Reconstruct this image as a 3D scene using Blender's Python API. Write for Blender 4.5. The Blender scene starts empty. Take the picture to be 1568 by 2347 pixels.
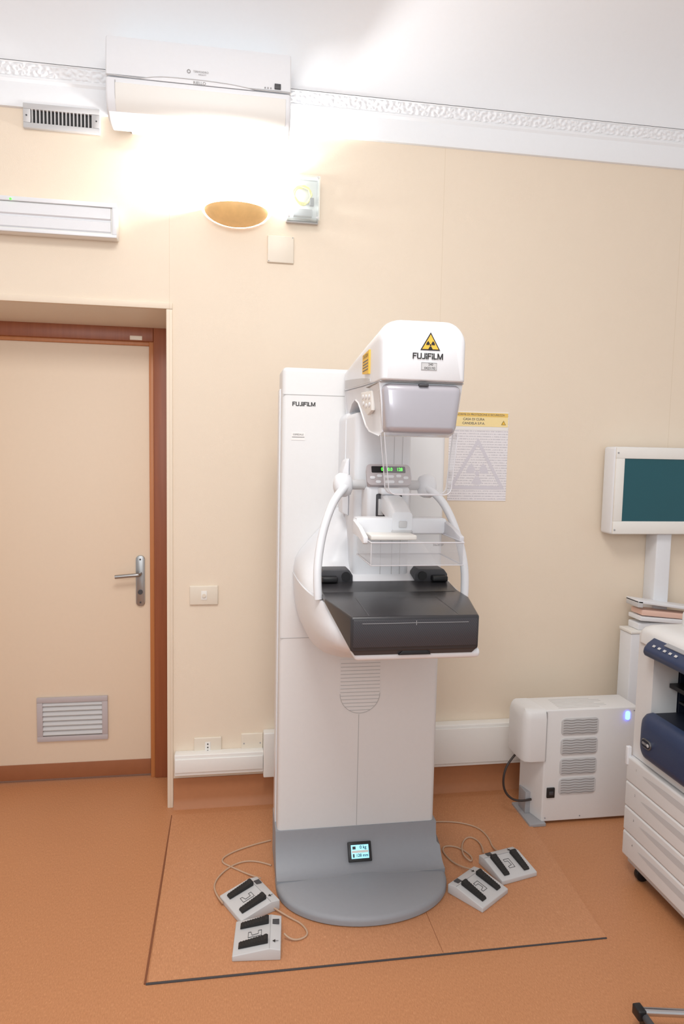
import bpy, bmesh, math, random
from mathutils import Vector, Matrix
random.seed(4)
sc=bpy.context.scene
sc.view_settings.view_transform='Standard'
COL=sc.collection
# ------------------------------------------------------------------ materials
def lin(c):
    c/=255.0
    return c/12.92 if c<=.04045 else ((c+.055)/1.055)**2.4
def rgb(r,g,b): return (lin(r),lin(g),lin(b),1)
def mat(name,c,rough=.5,metal=0,noise=0,scale=60,bump=0,bscale=200,emis=None,es=0,coat=0):
    m=bpy.data.materials.new(name);m.use_nodes=True;nt=m.node_tree;b=nt.nodes['Principled BSDF']
    b.inputs['Base Color'].default_value=rgb(*c);b.inputs['Roughness'].default_value=rough;b.inputs['Metallic'].default_value=metal
    b.inputs['Coat Weight'].default_value=coat
    tc=nt.nodes.new('ShaderNodeTexCoord')
    n=nt.nodes.new('ShaderNodeTexNoise');n.inputs['Scale'].default_value=scale;n.inputs['Detail'].default_value=4
    nt.links.new(tc.outputs['Object'],n.inputs['Vector'])
    mx=nt.nodes.new('ShaderNodeMixRGB');mx.blend_type='MULTIPLY'
    k=1-(noise if noise else .02)
    mx.inputs[1].default_value=rgb(*c);mx.inputs[2].default_value=(k,k,k,1)
    nt.links.new(n.outputs['Fac'],mx.inputs[0]);nt.links.new(mx.outputs[0],b.inputs['Base Color'])
    if bump:
        n2=nt.nodes.new('ShaderNodeTexNoise');n2.inputs['Scale'].default_value=bscale
        nt.links.new(tc.outputs['Object'],n2.inputs['Vector'])
        bp=nt.nodes.new('ShaderNodeBump');bp.inputs['Strength'].default_value=bump;bp.inputs['Distance'].default_value=.002
        nt.links.new(n2.outputs['Fac'],bp.inputs['Height']);nt.links.new(bp.outputs[0],b.inputs['Normal'])
    if emis:
        b.inputs['Emission Color'].default_value=rgb(*emis);b.inputs['Emission Strength'].default_value=es
    return m
def clear(name,tint=(1,1,1),fac=.12,rough=.05,white=0.0,wc=(235,235,240),fr=.45):
    m=bpy.data.materials.new(name);m.use_nodes=True;nt=m.node_tree;nt.nodes.clear()
    o=nt.nodes.new('ShaderNodeOutputMaterial');t=nt.nodes.new('ShaderNodeBsdfTransparent');t.inputs[0].default_value=(*tint,1)
    g=nt.nodes.new('ShaderNodeBsdfGlossy');g.inputs['Roughness'].default_value=rough
    lw=nt.nodes.new('ShaderNodeLayerWeight');lw.inputs[0].default_value=.35
    ma=nt.nodes.new('ShaderNodeMath');ma.operation='MULTIPLY_ADD';ma.inputs[1].default_value=fr;ma.inputs[2].default_value=fac*.5
    nt.links.new(lw.outputs['Fresnel'],ma.inputs[0])
    mx=nt.nodes.new('ShaderNodeMixShader');nt.links.new(ma.outputs[0],mx.inputs[0]);nt.links.new(t.outputs[0],mx.inputs[1]);nt.links.new(g.outputs[0],mx.inputs[2])
    d=nt.nodes.new('ShaderNodeBsdfDiffuse');d.inputs[0].default_value=rgb(*wc)
    mx2=nt.nodes.new('ShaderNodeMixShader');mx2.inputs[0].default_value=white
    nt.links.new(mx.outputs[0],mx2.inputs[1]);nt.links.new(d.outputs[0],mx2.inputs[2]);nt.links.new(mx2.outputs[0],o.inputs[0])
    return m
M={}
M['white']=mat('white_enamel',(230,232,236),.35,noise=.03)
M['col']=mat('column_enamel',(223,223,223),.4,noise=.03,bump=.15,bscale=900)
M['warmwhite']=mat('warm_white_plastic',(235,233,228),.45)
M['plaster']=mat('plaster_white',(240,244,248),.8,bump=.1,bscale=60)
M['grey']=mat('base_grey',(150,153,159),.5,noise=.05,bump=.2,bscale=900)
M['lgrey']=mat('light_grey',(200,200,201),.5)
M['mgrey']=mat('mid_grey',(160,160,163),.5)
M['dgrey']=mat('dark_grey',(66,66,70),.5)
M['black']=mat('black_plastic',(24,24,27),.4)
M['seam']=mat('seam_shadow_gap',(178,178,178),.8)
M['slot']=mat('grille_slot',(148,146,146),.8)
M['rubber']=mat('rubber',(38,36,36),.7,noise=.3,scale=300)
M['table']=mat('table_top',(50,49,52),.28,noise=.08)
M['mauve']=mat('console_grey',(186,178,180),.5)
M['chrome']=mat('chrome',(200,200,202),.22,1)
M['steel']=mat('satin_steel',(165,165,165),.35,.9)
M['door']=mat('door_laminate',(229,210,187),.5,noise=.03,bump=.05,bscale=400)
M['kick']=mat('kick_plate',(156,98,64),.45,noise=.15,scale=20)
M['base']=mat('skirting_vinyl',(180,120,80),.6,noise=.12,scale=40)
M['beige']=mat('beige_plastic',(228,218,202),.4)
M['trunk']=mat('trunking_white',(236,234,230),.4)
M['alab']=mat('alabaster',(226,184,124),.5,noise=.35,scale=25,emis=(255,205,135),es=.25)
M['bulb']=mat('bulb',(255,250,240),.5,emis=(255,250,240),es=6)
M['navy']=mat('navy_plastic',(44,60,94),.45,noise=.1,bump=.15,bscale=700)
M['navyd']=mat('navy_dark',(22,28,44),.5)
M['printer']=mat('printer_white',(226,226,226),.45)
M['paper']=mat('paper',(236,234,232),.7)
M['pink']=mat('pink_paper',(232,196,180),.6)
M['yellow']=mat('warning_yellow',(236,190,70),.5)
M['ink']=mat('ink',(34,32,32),.5)
M['inkg']=mat('ink_grey',(105,105,108),.6)
M['green']=mat('green_led',(60,220,60),.4,emis=(80,255,60),es=2.5)
M['blue']=mat('blue_led',(90,110,255),.4,emis=(70,90,255),es=9)
M['lcd']=mat('lcd_cyan',(150,215,235),.3,emis=(150,225,250),es=.9)
M['teal']=mat('teal_screen',(20,78,88),.10,noise=.15,scale=3,emis=(14,80,92),es=.12)
M['cable']=mat('cable_beige',(190,160,135),.5)
M['cablek']=mat('cable_black',(55,45,42),.5)
M['cabley']=mat('cable_yellow',(222,214,100),.5)
M['clear']=clear('clear_acrylic',(.97,.97,.97),.1,white=.11,fr=.32)
M['rim']=clear('acrylic_rim',(.9,.9,.92),.3,white=.55)
M['jbox']=clear('junction_cover',(.95,.97,.97),.06,.3,white=.14,wc=(232,236,234),fr=.05)
def wood(name,c1,c2):
    m=mat(name,c1,.4);nt=m.node_tree;b=nt.nodes['Principled BSDF']
    tc=nt.nodes.new('ShaderNodeTexCoord');mp=nt.nodes.new('ShaderNodeMapping');mp.inputs['Scale'].default_value=(60,60,2)
    n=nt.nodes.new('ShaderNodeTexNoise');n.inputs['Scale'].default_value=1.5;n.inputs['Detail'].default_value=5
    r=nt.nodes.new('ShaderNodeValToRGB');r.color_ramp.elements[0].color=rgb(*c1);r.color_ramp.elements[1].color=rgb(*c2)
    nt.links.new(tc.outputs['Object'],mp.inputs[0]);nt.links.new(mp.outputs[0],n.inputs['Vector']);nt.links.new(n.outputs['Fac'],r.inputs[0]);nt.links.new(r.outputs[0],b.inputs['Base Color'])
    return m
M['wood']=wood('frame_wood',(132,72,44),(158,92,58))
M['woodl']=wood('frame_wood_light',(176,110,62),(196,128,76))
def wallmat():
    m=mat('wall_cream',(234,219,199),.55,noise=.03,scale=8,bump=.25,bscale=500);nt=m.node_tree;b=nt.nodes['Principled BSDF']
    src=b.inputs['Base Color'].links[0].from_socket
    g=nt.nodes.new('ShaderNodeNewGeometry');s=nt.nodes.new('ShaderNodeSeparateXYZ');nt.links.new(g.outputs['Position'],s.inputs[0])
    prev=None
    for X in (-.255,.91,2.05):
        a=nt.nodes.new('ShaderNodeMath');a.operation='SUBTRACT';a.inputs[1].default_value=X;nt.links.new(s.outputs[0],a.inputs[0])
        c=nt.nodes.new('ShaderNodeMath');c.operation='ABSOLUTE';nt.links.new(a.outputs[0],c.inputs[0])
        d=nt.nodes.new('ShaderNodeMath');d.operation='LESS_THAN';d.inputs[1].default_value=.0012;nt.links.new(c.outputs[0],d.inputs[0])
        if prev is None: prev=d.outputs[0]
        else:
            e=nt.nodes.new('ShaderNodeMath');e.operation='ADD';nt.links.new(prev,e.inputs[0]);nt.links.new(d.outputs[0],e.inputs[1]);prev=e.outputs[0]
    f=nt.nodes.new('ShaderNodeMath');f.operation='MULTIPLY';f.inputs[1].default_value=.4;nt.links.new(prev,f.inputs[0])
    mx=nt.nodes.new('ShaderNodeMixRGB');mx.inputs[2].default_value=rgb(205,185,155);nt.links.new(f.outputs[0],mx.inputs[0]);nt.links.new(src,mx.inputs[1]);nt.links.new(mx.outputs[0],b.inputs['Base Color'])
    return m
M['wall']=wallmat()
def floormat(name,c1,c2,c3):
    m=mat(name,c1,.45);nt=m.node_tree;b=nt.nodes['Principled BSDF']
    g=nt.nodes.new('ShaderNodeNewGeometry');mp=nt.nodes.new('ShaderNodeMapping');mp.inputs['Scale'].default_value=(320,90,60)
    nt.links.new(g.outputs['Position'],mp.inputs[0])
    n=nt.nodes.new('ShaderNodeTexNoise');n.inputs['Scale'].default_value=1;n.inputs['Detail'].default_value=6;n.inputs['Roughness'].default_value=.7
    nt.links.new(mp.outputs[0],n.inputs['Vector'])
    r=nt.nodes.new('ShaderNodeValToRGB');e=r.color_ramp.elements
    e[0].position=.3;e[0].color=rgb(*c2);e[1].position=.62;e[1].color=rgb(*c1)
    x=e.new(.74);x.color=rgb(*c3)
    nt.links.new(n.outputs['Fac'],r.inputs[0])
    n2=nt.nodes.new('ShaderNodeTexNoise');n2.inputs['Scale'].default_value=1.6;n2.inputs['Detail'].default_value=3;nt.links.new(g.outputs['Position'],n2.inputs['Vector'])
    mx=nt.nodes.new('ShaderNodeMixRGB');mx.blend_type='MULTIPLY';mx.inputs[2].default_value=(.88,.86,.84,1);nt.links.new(n2.outputs['Fac'],mx.inputs[0]);nt.links.new(r.outputs[0],mx.inputs[1]);nt.links.new(mx.outputs[0],b.inputs['Base Color'])
    bp=nt.nodes.new('ShaderNodeBump');bp.inputs['Strength'].default_value=.1;bp.inputs['Distance'].default_value=.001;nt.links.new(n.outputs['Fac'],bp.inputs['Height']);nt.links.new(bp.outputs[0],b.inputs['Normal'])
    return m
M['floor']=floormat('floor_linoleum',(201,142,99),(178,120,80),(226,178,138))
M['floor2']=floormat('floor_panel_linoleum',(205,147,106),(183,126,86),(230,184,148))
def carbon():
    m=mat('carbon_fibre',(46,46,50),.3);nt=m.node_tree;b=nt.nodes['Principled BSDF']
    g=nt.nodes.new('ShaderNodeNewGeometry');mp=nt.nodes.new('ShaderNodeMapping');mp.inputs['Rotation'].default_value=(0,math.radians(35),0)
    w=nt.nodes.new('ShaderNodeTexWave');w.inputs['Scale'].default_value=70;w.inputs['Distortion'].default_value=2;w.inputs['Detail'].default_value=1
    nt.links.new(g.outputs['Position'],mp.inputs[0]);nt.links.new(mp.outputs[0],w.inputs['Vector'])
    r=nt.nodes.new('ShaderNodeValToRGB');r.color_ramp.elements[0].color=rgb(50,49,54);r.color_ramp.elements[1].color=rgb(64,63,68)
    nt.links.new(w.outputs['Fac'],r.inputs[0]);nt.links.new(r.outputs[0],b.inputs['Base Color']);return m
M['carbon']=carbon()
def lines(name,scale,base,ink):
    m=mat(name,base,.6);nt=m.node_tree;b=nt.nodes['Principled BSDF']
    g=nt.nodes.new('ShaderNodeNewGeometry');s=nt.nodes.new('ShaderNodeSeparateXYZ');nt.links.new(g.outputs['Position'],s.inputs[0])
    a=nt.nodes.new('ShaderNodeMath');a.operation='MULTIPLY';a.inputs[1].default_value=scale;nt.links.new(s.outputs[2],a.inputs[0])
    f=nt.nodes.new('ShaderNodeMath');f.operation='FRACT';nt.links.new(a.outputs[0],f.inputs[0])
    l=nt.nodes.new('ShaderNodeMath');l.operation='LESS_THAN';l.inputs[1].default_value=.4;nt.links.new(f.outputs[0],l.inputs[0])
    mp=nt.nodes.new('ShaderNodeMapping');mp.inputs['Scale'].default_value=(230,1,scale*1.0);nt.links.new(g.outputs['Position'],mp.inputs[0])
    n=nt.nodes.new('ShaderNodeTexNoise');n.inputs['Scale'].default_value=1;nt.links.new(mp.outputs[0],n.inputs['Vector'])
    q=nt.nodes.new('ShaderNodeMath');q.operation='GREATER_THAN';q.inputs[1].default_value=.46;nt.links.new(n.outputs['Fac'],q.inputs[0])
    k=nt.nodes.new('ShaderNodeMath');k.operation='MULTIPLY';nt.links.new(l.outputs[0],k.inputs[0]);nt.links.new(q.outputs[0],k.inputs[1])
    mx=nt.nodes.new('ShaderNodeMixRGB');mx.inputs[1].default_value=rgb(*base);mx.inputs[2].default_value=rgb(*ink);nt.links.new(k.outputs[0],mx.inputs[0]);nt.links.new(mx.outputs[0],b.inputs['Base Color']);return m
M['print']=lines('printed_text_block',85,(234,231,234),(202,199,205))
# ------------------------------------------------------------------ builders
WL={}
def reg(o,loc,parent):
    COL.objects.link(o);o.location=loc
    WL[o.name]=Vector(loc)
    if parent is not None:
        o.parent=parent;o.matrix_parent_inverse=Matrix.Translation(-WL[parent.name])
    return o
def thing(name,loc,label,cat,group=None):
    o=bpy.data.objects.new(name,None);o.empty_display_size=.05;reg(o,loc,None)
    o['label']=label;o['category']=cat
    if group:o['group']=group
    return o
def finish(bm,name,m,parent=None,smooth=30,label=None):
    bmesh.ops.recalc_face_normals(bm,faces=bm.faces)
    xs=[v.co.copy() for v in bm.verts]
    c=Vector([(min(v[i] for v in xs)+max(v[i] for v in xs))/2 for i in range(3)])
    for v in bm.verts:v.co-=c
    me=bpy.data.meshes.new(name);bm.to_mesh(me);bm.free()
    me.materials.append(M[m] if isinstance(m,str) else m)
    if smooth:
        me.shade_smooth();me.set_sharp_from_angle(angle=math.radians(smooth))
    o=bpy.data.objects.new(name,me);reg(o,c,parent)
    if label:o['label']=label
    return o
def struct(o):
    o['kind']='structure';return o
def addbox(bm,x0,x1,y0,y1,z0,z1,bev=0,seg=3):
    vs=[bm.verts.new((x,y,z)) for x in(x0,x1) for y in(y0,y1) for z in(z0,z1)]
    F=[(0,1,3,2),(4,6,7,5),(0,4,5,1),(2,3,7,6),(0,2,6,4),(1,5,7,3)]
    fs=[bm.faces.new([vs[i] for i in f]) for f in F]
    if bev:
        es=list({e for f in fs for e in f.edges})
        bmesh.ops.bevel(bm,geom=es,offset=bev,segments=seg,profile=.5,affect='EDGES')
def box(name,x0,x1,y0,y1,z0,z1,m,bev=0,parent=None,seg=3,label=None):
    bm=bmesh.new();addbox(bm,x0,x1,y0,y1,z0,z1,bev,seg);return finish(bm,name,m,parent,label=label)
def boxes(name,L,m,parent=None,bev=0,label=None):
    bm=bmesh.new()
    for b in L:addbox(bm,*b,bev,2)
    return finish(bm,name,m,parent,label=label)
def prism(name,pts,axis,a,b,m,bev=0,parent=None,seg=3,smooth=30,bevall=True,label=None):
    bm=bmesh.new()
    def P(p,t):
        return {'x':(t,p[0],p[1]),'y':(p[0],t,p[1]),'z':(p[0],p[1],t)}[axis]
    A=[bm.verts.new(P(p,a)) for p in pts];B=[bm.verts.new(P(p,b)) for p in pts]
    fa=bm.faces.new(A);fb=bm.faces.new(B[::-1]);n=len(pts)
    for i in range(n):bm.faces.new([A[i],A[(i+1)%n],B[(i+1)%n],B[i]])
    if bev:
        es=list(bm.edges) if bevall else list(set(fa.edges)|set(fb.edges))
        bmesh.ops.bevel(bm,geom=es,offset=bev,segments=seg,profile=.5,affect='EDGES')
    return finish(bm,name,m,parent,smooth,label=label)
def loft(name,rings,m,parent=None,smooth=40,closed=True,cap=True,label=None):
    bm=bmesh.new();R=[[bm.verts.new(p) for p in r] for r in rings];n=len(R[0])
    for a,b in zip(R,R[1:]):
        for i in range(n if closed else n-1):
            bm.faces.new([a[i],a[(i+1)%n],b[(i+1)%n],b[i]])
    if cap and closed:
        bm.faces.new(R[0]);bm.faces.new(R[-1][::-1])
    return finish(bm,name,m,parent,smooth,label=label)
def rrect(cx,hw,z0,z1,r,y,seg=6,rb=None):
    P=[];r=min(r,hw*.99,(z1-z0)*.49);rb=r if rb is None else rb
    for (ox,oz,a0,q) in((cx+hw-r,z1-r,0,r),(cx-hw+r,z1-r,90,r),(cx-hw+rb,z0+rb,180,rb),(cx+hw-rb,z0+rb,270,rb)):
        for k in range(seg+1):
            a=math.radians(a0+90*k/seg);P.append((ox+q*math.cos(a),y,oz+q*math.sin(a)))
    return P
def rr2(x0,x1,z0,z1,r,seg=5):
    return [(p[0],p[2]) for p in rrect((x0+x1)/2,(x1-x0)/2,z0,z1,r,0,seg)]
def tomesh(o,name,m,parent,xf=None,smooth=40,label=None):
    bpy.context.view_layer.update()
    dg=bpy.context.evaluated_depsgraph_get();me=bpy.data.meshes.new_from_object(o.evaluated_get(dg))
    bm=bmesh.new();bm.from_mesh(me);bpy.data.meshes.remove(me)
    if xf:bmesh.ops.transform(bm,matrix=xf,verts=bm.verts)
    cu=o.data;bpy.data.objects.remove(o);bpy.data.curves.remove(cu)
    return finish(bm,name,m,parent,smooth,label)
def tube(name,pts,r,m,parent=None,cyclic=False,res=8,label=None,kind='NURBS'):
    cu=bpy.data.curves.new('c','CURVE');cu.dimensions='3D';cu.bevel_depth=r;cu.bevel_resolution=3;cu.use_fill_caps=True
    s=cu.splines.new(kind);s.points.add(len(pts)-1)
    for p,q in zip(s.points,pts):p.co=(*q,1)
    if kind=='NURBS':
        s.order_u=3;s.use_endpoint_u=True;s.resolution_u=res
    s.use_cyclic_u=cyclic
    o=bpy.data.objects.new('c',cu);COL.objects.link(o)
    return tomesh(o,name,m,parent,smooth=60,label=label)
def text(body,size,loc,m,parent,right=(1,0,0),up=(0,0,1),sx=1,bold=0,name='lettering',ext=.0004,sp=1.0):
    cu=bpy.data.curves.new('t','FONT');cu.body=body;cu.align_x='CENTER';cu.align_y='CENTER';cu.size=1;cu.extrude=0;cu.offset=bold;cu.resolution_u=4;cu.space_character=sp
    o=bpy.data.objects.new('t',cu);COL.objects.link(o)
    R=Vector(right).normalized();U=Vector(up).normalized();N=R.cross(U);a=sx*size;b=size
    X=Matrix(((R.x*a,U.x*b,N.x,loc[0]+N.x*ext),(R.y*a,U.y*b,N.y,loc[1]+N.y*ext),(R.z*a,U.z*b,N.z,loc[2]+N.z*ext),(0,0,0,1)))
    return tomesh(o,name,m,parent,X,smooth=0)
def logo(x0,x1,z0,z1,y,m,parent):
    t=.22
    def F():return [[(0,0),(t,0),(t,1),(0,1)],[(t,.82),(.78,.82),(.78,1),(t,1)],[(t,.42),(.68,.42),(.68,.60),(t,.60)]],.84
    def U():return [[(0,.2),(t,.2),(t,1),(0,1)],[(.66,.2),(.88,.2),(.88,1),(.66,1)],[(0,.2),(.1,.04),(.25,0),(.63,0),(.78,.04),(.88,.2),(.66,.2),(.62,.18),(.26,.18),(t,.2)]],.96
    def J():return [[(.42,.2),(.64,.2),(.64,1),(.42,1)],[(.42,.2),(.38,.18),(0,.18),(0,0),(.42,0),(.56,.05),(.64,.2)]],.72
    def I():return [[(0,0),(t,0),(t,.58),(0,.5)],[(0,.62),(t,.70),(t,1),(0,1)]],.30
    def L():return [[(0,0),(t,0),(t,1),(0,1)],[(t,0),(.70,0),(.70,.18),(t,.18)]],.76
    def Mm():return [[(0,0),(t,0),(t,1),(0,1)],[(.86,0),(1.08,0),(1.08,1),(.86,1)],[(t,1),(t,.62),(.46,0),(.62,0),(.86,.62),(.86,1),(.54,.30)]],1.14
    seq=[F,U,J,I,F,I,L,Mm];W=sum(f()[1] for f in seq)-.06;bm=bmesh.new();px=0
    for f in seq:
        P,w=f()
        for poly in P:
            v=[bm.verts.new((x0+(x1-x0)*(px+q[0])/W,y,z0+(z1-z0)*q[1])) for q in poly];bm.faces.new(v)
        px+=w
    return finish(bm,'lettering',m,parent,0)
def cyl(name,c,r,h,axis,m,parent=None,r2=None,n=32,bev=0,label=None):
    bm=bmesh.new();bmesh.ops.create_cone(bm,cap_ends=True,segments=n,radius1=r,radius2=r if r2 is None else r2,depth=h)
    if bev:
        es=[e for e in bm.edges if len(e.link_faces)==2 and any(len(f.verts)>4 for f in e.link_faces)]
        bmesh.ops.bevel(bm,geom=es,offset=bev,segments=2,profile=.5,affect='EDGES')
    R={'z':Matrix(),'x':Matrix.Rotation(math.pi/2,4,'Y'),'y':Matrix.Rotation(math.pi/2,4,'X')}[axis]
    bmesh.ops.transform(bm,matrix=Matrix.Translation(c)@R,verts=bm.verts);return finish(bm,name,m,parent,label=label)
# ------------------------------------------------------------------ room
boxes('wall_back',[(-.265,4.2,0,.40,0,3.08),(-1.25,-.265,0,.40,2.158,3.08),(-3.6,-1.25,0,.40,0,3.08)],'wall')['kind']='structure'
struct(box('floor',-3.6,4.2,-5,.40,-.08,0,'floor'))
prof=[(0,3.065),(-.036,3.06)]+[(-.65+.614*math.cos(math.radians(a)),3.06+.49*math.sin(math.radians(a))) for a in range(5,91,5)]+[(-5,3.552)]
loft('ceiling',[[(x,p[0],p[1]) for p in prof] for x in(-3.6,-1,0,1,2,4.2)],'plaster',closed=False,cap=False)['kind']='structure'
struct(prism('trim_1',[(0,2.898),(-.012,2.90),(-.016,2.912),(-.016,2.99),(-.022,3.0),(-.022,3.008),(0,3.008)],'x',-3.6,4.2,'plaster'))
def ornament():
    bm=bmesh.new();X0,X1=-1.6,3.0;nx=int((X1-X0)/.003);nz=26;G=[]
    P=.115
    for i in range(nx+1):
        x=X0+(X1-X0)*i/nx;row=[]
        for j in range(nz+1):
            v=j/nz;u=(x%P)/P;flip=1 if int(math.floor(x/P))%2 else -1
            dx=(u-.5)*P;dz=(v-.5)*.062
            r=math.hypot(dx,dz);th=math.atan2(dz*flip,dx)
            h=.5+.5*math.cos(3*th-r*230)
            leaf=.5+.5*math.cos(7*th+r*90)
            h=h*.65+leaf*.35*(r>.018)
            if r<.010:h=1.1*math.cos(r/.010*1.2)+.1
            dxe=min(u,1-u)*P
            re=math.hypot(dxe,dz)
            if re<.02:
                h=max(h*.5,.5+.5*math.cos(5*math.atan2(dz,dxe))*(re/.02))
            edge=min(v,1-v)
            if edge<.08:h=.7
            elif edge<.13:h=.2
            d=.0055*h
            y=-.018-.016*v-d;z=3.006+.052*v-d*.3
            row.append(bm.verts.new((x,y,z)))
        G.append(row)
    for a,b in zip(G,G[1:]):
        for j in range(nz):bm.faces.new([a[j],b[j],b[j+1],a[j+1]])
    return finish(bm,'trim_2','plaster',smooth=180)
struct(ornament())
# door reveal and frame
struct(prism('trim_3',[(0,2.158),(.30,2.122),(.30,2.158)],'x',-1.25,-.265,'beige'))
struct(boxes('trim_4',[(-.268,-.243,-.008,.012,.0,2.155),(-1.27,-.243,-.008,.012,2.156,2.182)],'wall',bev=.002))
dr=thing('door_1',(-.8,.33,0),'beige laminate door with louvred vent in a reddish-brown wooden frame','door')
dr['kind']='structure'
boxes('door_frame',[(-.352,-.262,.285,.36,0,2.125),(-1.26,-.352,.285,.36,2.062,2.125)],'wood',dr,bev=.004,label='reddish-brown wooden door frame')
boxes('door_stop',[(-.372,-.352,.295,.36,0,2.064),(-1.25,-.372,.300,.36,2.045,2.064)],'woodl',dr,bev=.002,label='lighter worn wooden inner edge')
box('door_leaf',-1.25,-.372,.31,.35,.012,2.046,'door',.003,dr)
box('kick_plate',-1.25,-.374,.306,.312,.014,.088,'kick',.001,dr,label='brown kick plate')
bm=bmesh.new()
for b in [(-.888,-.57,.298,.31,.385,.41),(-.888,-.57,.298,.31,.198,.223),(-.888,-.862,.298,.31,.223,.385),(-.596,-.57,.298,.31,.223,.385)]:addbox(bm,*b,.002,2)
vf=finish(bm,'door_vent','mauve',dr,label='beige-grey louvred door vent')
bm=bmesh.new()
for i in range(7):
    z=.234+i*.0235
    vs=[bm.verts.new(p) for p in((-.862,.300,z-.004),(-.596,.300,z-.004),(-.596,.309,z+.013),(-.862,.309,z+.013))]
    bm.faces.new(vs)
    addbox(bm,-.862,-.596,.299,.301,z-.006,z-.003)
finish(bm,'vent_slats','lgrey',vf,smooth=0)
hp=prism('handle_plate',rr2(-.437,-.397,.838,1.078,.018),'y',.300,.31,'steel',.002,dr,bevall=False,label='satin steel handle plate')
tube('door_lever',[(-.417,.30,.993),(-.417,.262,.993),(-.425,.258,.993),(-.46,.257,.991),(-.525,.258,.985)],.009,'steel',hp)
cyl('lock_cylinder',(-.417,.298,.905),.011,.008,'y','dgrey',hp)
for z in(.855,1.06):cyl('screw',(-.417,.299,z),.004,.004,'y','dgrey',hp,n=12)
box('door_catch',-.455,-.40,.283,.297,2.066,2.086,'beige',.003,dr,label='small cream door catch')
# skirting and trunking
struct(prism('baseboard_back',[(0,0),(-.03,0),(-.012,.02),(-.006,.04),(-.006,.131),(0,.131)],'x',-.242,4.2,'base'))
t=thing('cable_trunking',(-.04,-.03,.16),'narrow white plastic cable trunking above the skirting','cable trunking')
box('trunking_body',-.235,.149,-.05,-.0005,.162,.256,'trunk',.004,t);box('trunking_lid',-.233,.147,-.056,-.05,.178,.24,'trunk',.003,t)
t=thing('cable_trunking',(1.2,-.03,.14),'wide white plastic cable trunking along the wall','cable trunking')
box('trunking_body',.149,3.2,-.055,-.0005,.14,.338,'trunk',.005,t);box('trunking_lid',.24,3.19,-.061,-.055,.155,.325,'trunk',.004,t)
box('trunking_end_cover',.149,.235,-.064,-.055,.141,.344,'trunk',.005,t)
# plates on the wall
def plate(name,x0,x1,z0,z1,label,cat):
    t=thing(name,((x0+x1)/2,0,z0),label,cat);box('cover_plate',x0,x1,-.010,0,z0,z1,'beige',.004,t);return t
t=plate('light_switch',-.173,-.052,.908,.992,'beige light switch plate with one rocker','switch')
box('switch_recess',-.124,-.099,-.0115,-.009,.93,.97,'warmwhite',.001,t);cyl('rocker',(-.1115,-.0135,.95),.008,.006,'y','beige',t)
t=plate('wall_socket',-.154,-.034,.226,.314,'beige wall socket plate with three pin holes','socket')
box('socket_insert',-.106,-.082,-.0115,-.009,.246,.294,'warmwhite',.002,t)
for z in(.255,.27,.285):cyl('pin_hole',(-.094,-.0122,z),.003,.002,'y','ink',t,n=12)
t=plate('blanking_plate',.052,.148,.234,.324,'beige blank cover plate above the trunking','cover plate')
for x in(.064,.136):cyl('screw',(x,-.0105,.279),.003,.003,'y','mgrey',t,n=12)
t=plate('blanking_plate',.146,.258,2.369,2.48,'square beige blank cover plate below the junction box','cover plate')
for p in((.152,2.375),(.252,2.474)):cyl('screw',(p[0],-.0105,p[1]),.002,.003,'y','mgrey',t,n=12)
# vent grille
t=thing('air_vent',(-.665,-.01,2.82),'white metal air vent with vertical dark slots','vent')
boxes('vent_frame',[(-.81,-.522,-.018,0,2.893,2.915),(-.81,-.522,-.018,0,2.822,2.842),(-.81,-.783,-.018,0,2.842,2.893),(-.549,-.522,-.018,0,2.842,2.893)],'lgrey',t,bev=.002)
box('vent_opening',-.784,-.548,-.004,-.001,2.84,2.895,'black',0,t,label='dark vent opening')
bm=bmesh.new()
for i in range(17):
    x=-.779+i*.0141;addbox(bm,x,x+.0045,-.016,-.004,2.842,2.893)
finish(bm,'vent_slats','lgrey',t)
for x in(-.797,-.535):cyl('screw',(x,-.019,2.868),.003,.003,'y','dgrey',t,n=12)
# emergency lamp
t=thing('emergency_light',(-.75,-.03,2.41),'long white emergency light with a ribbed diffuser and green indicator','emergency light')
box('lamp_housing',-1.06,-.455,-.05,0,2.412,2.545,'warmwhite',.006,t)
boxes('lamp_bezel',[(-1.06,-.455,-.06,-.05,2.528,2.545),(-1.06,-.455,-.06,-.05,2.412,2.424),(-.472,-.455,-.06,-.05,2.424,2.528)],'white',t,bev=.002)
prism('diffuser',[(-.05,2.43),(-.056,2.435),(-.058,2.47),(-.052,2.475),(-.052,2.478),(-.06,2.483),(-.056,2.524),(-.05,2.526)],'x',-1.055,-.478,'white',parent=t)
cyl('indicator_led',(-.85,-.061,2.533),.004,.004,'y','green',t,n=12,label='green indicator')
# sconce
t=thing('wall_sconce',(.017,-.05,2.49),'half-bowl amber alabaster wall uplighter, lit','wall lamp')
cx,cy,zr=.017,-.004,2.568
def bowl(R,zb):
    out=[]
    for k in range(0,13):
        f=k/12;a=math.radians(90*f);rr=R*math.sin(a)+.0005;z=zr-(zr-zb)*math.cos(a)**1.1 if k<12 else zr
        out.append([(cx+rr*math.cos(math.pi*q/24)*1.0,cy-rr*math.sin(math.pi*q/24)*.9,z) for q in range(25)])
    return out
outer=bowl(.131,2.502);inner=bowl(.127,2.508)
bm=bmesh.new()
def strip(bm,rings):
    R=[[bm.verts.new(p) for p in r] for r in rings]
    for a,b in zip(R,R[1:]):
        for i in range(len(a)-1):bm.faces.new([a[i],a[i+1],b[i+1],b[i]])
strip(bm,outer+inner[::-1])
finish(bm,'bowl_shade','alab',t,smooth=60,label='amber alabaster half bowl')
box('mounting_plate',-.03,.064,-.008,0,2.53,2.562,'white',.002,t)
cyl('bulb',(cx,-.055,2.548),.009,.05,'x','bulb',t)
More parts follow.
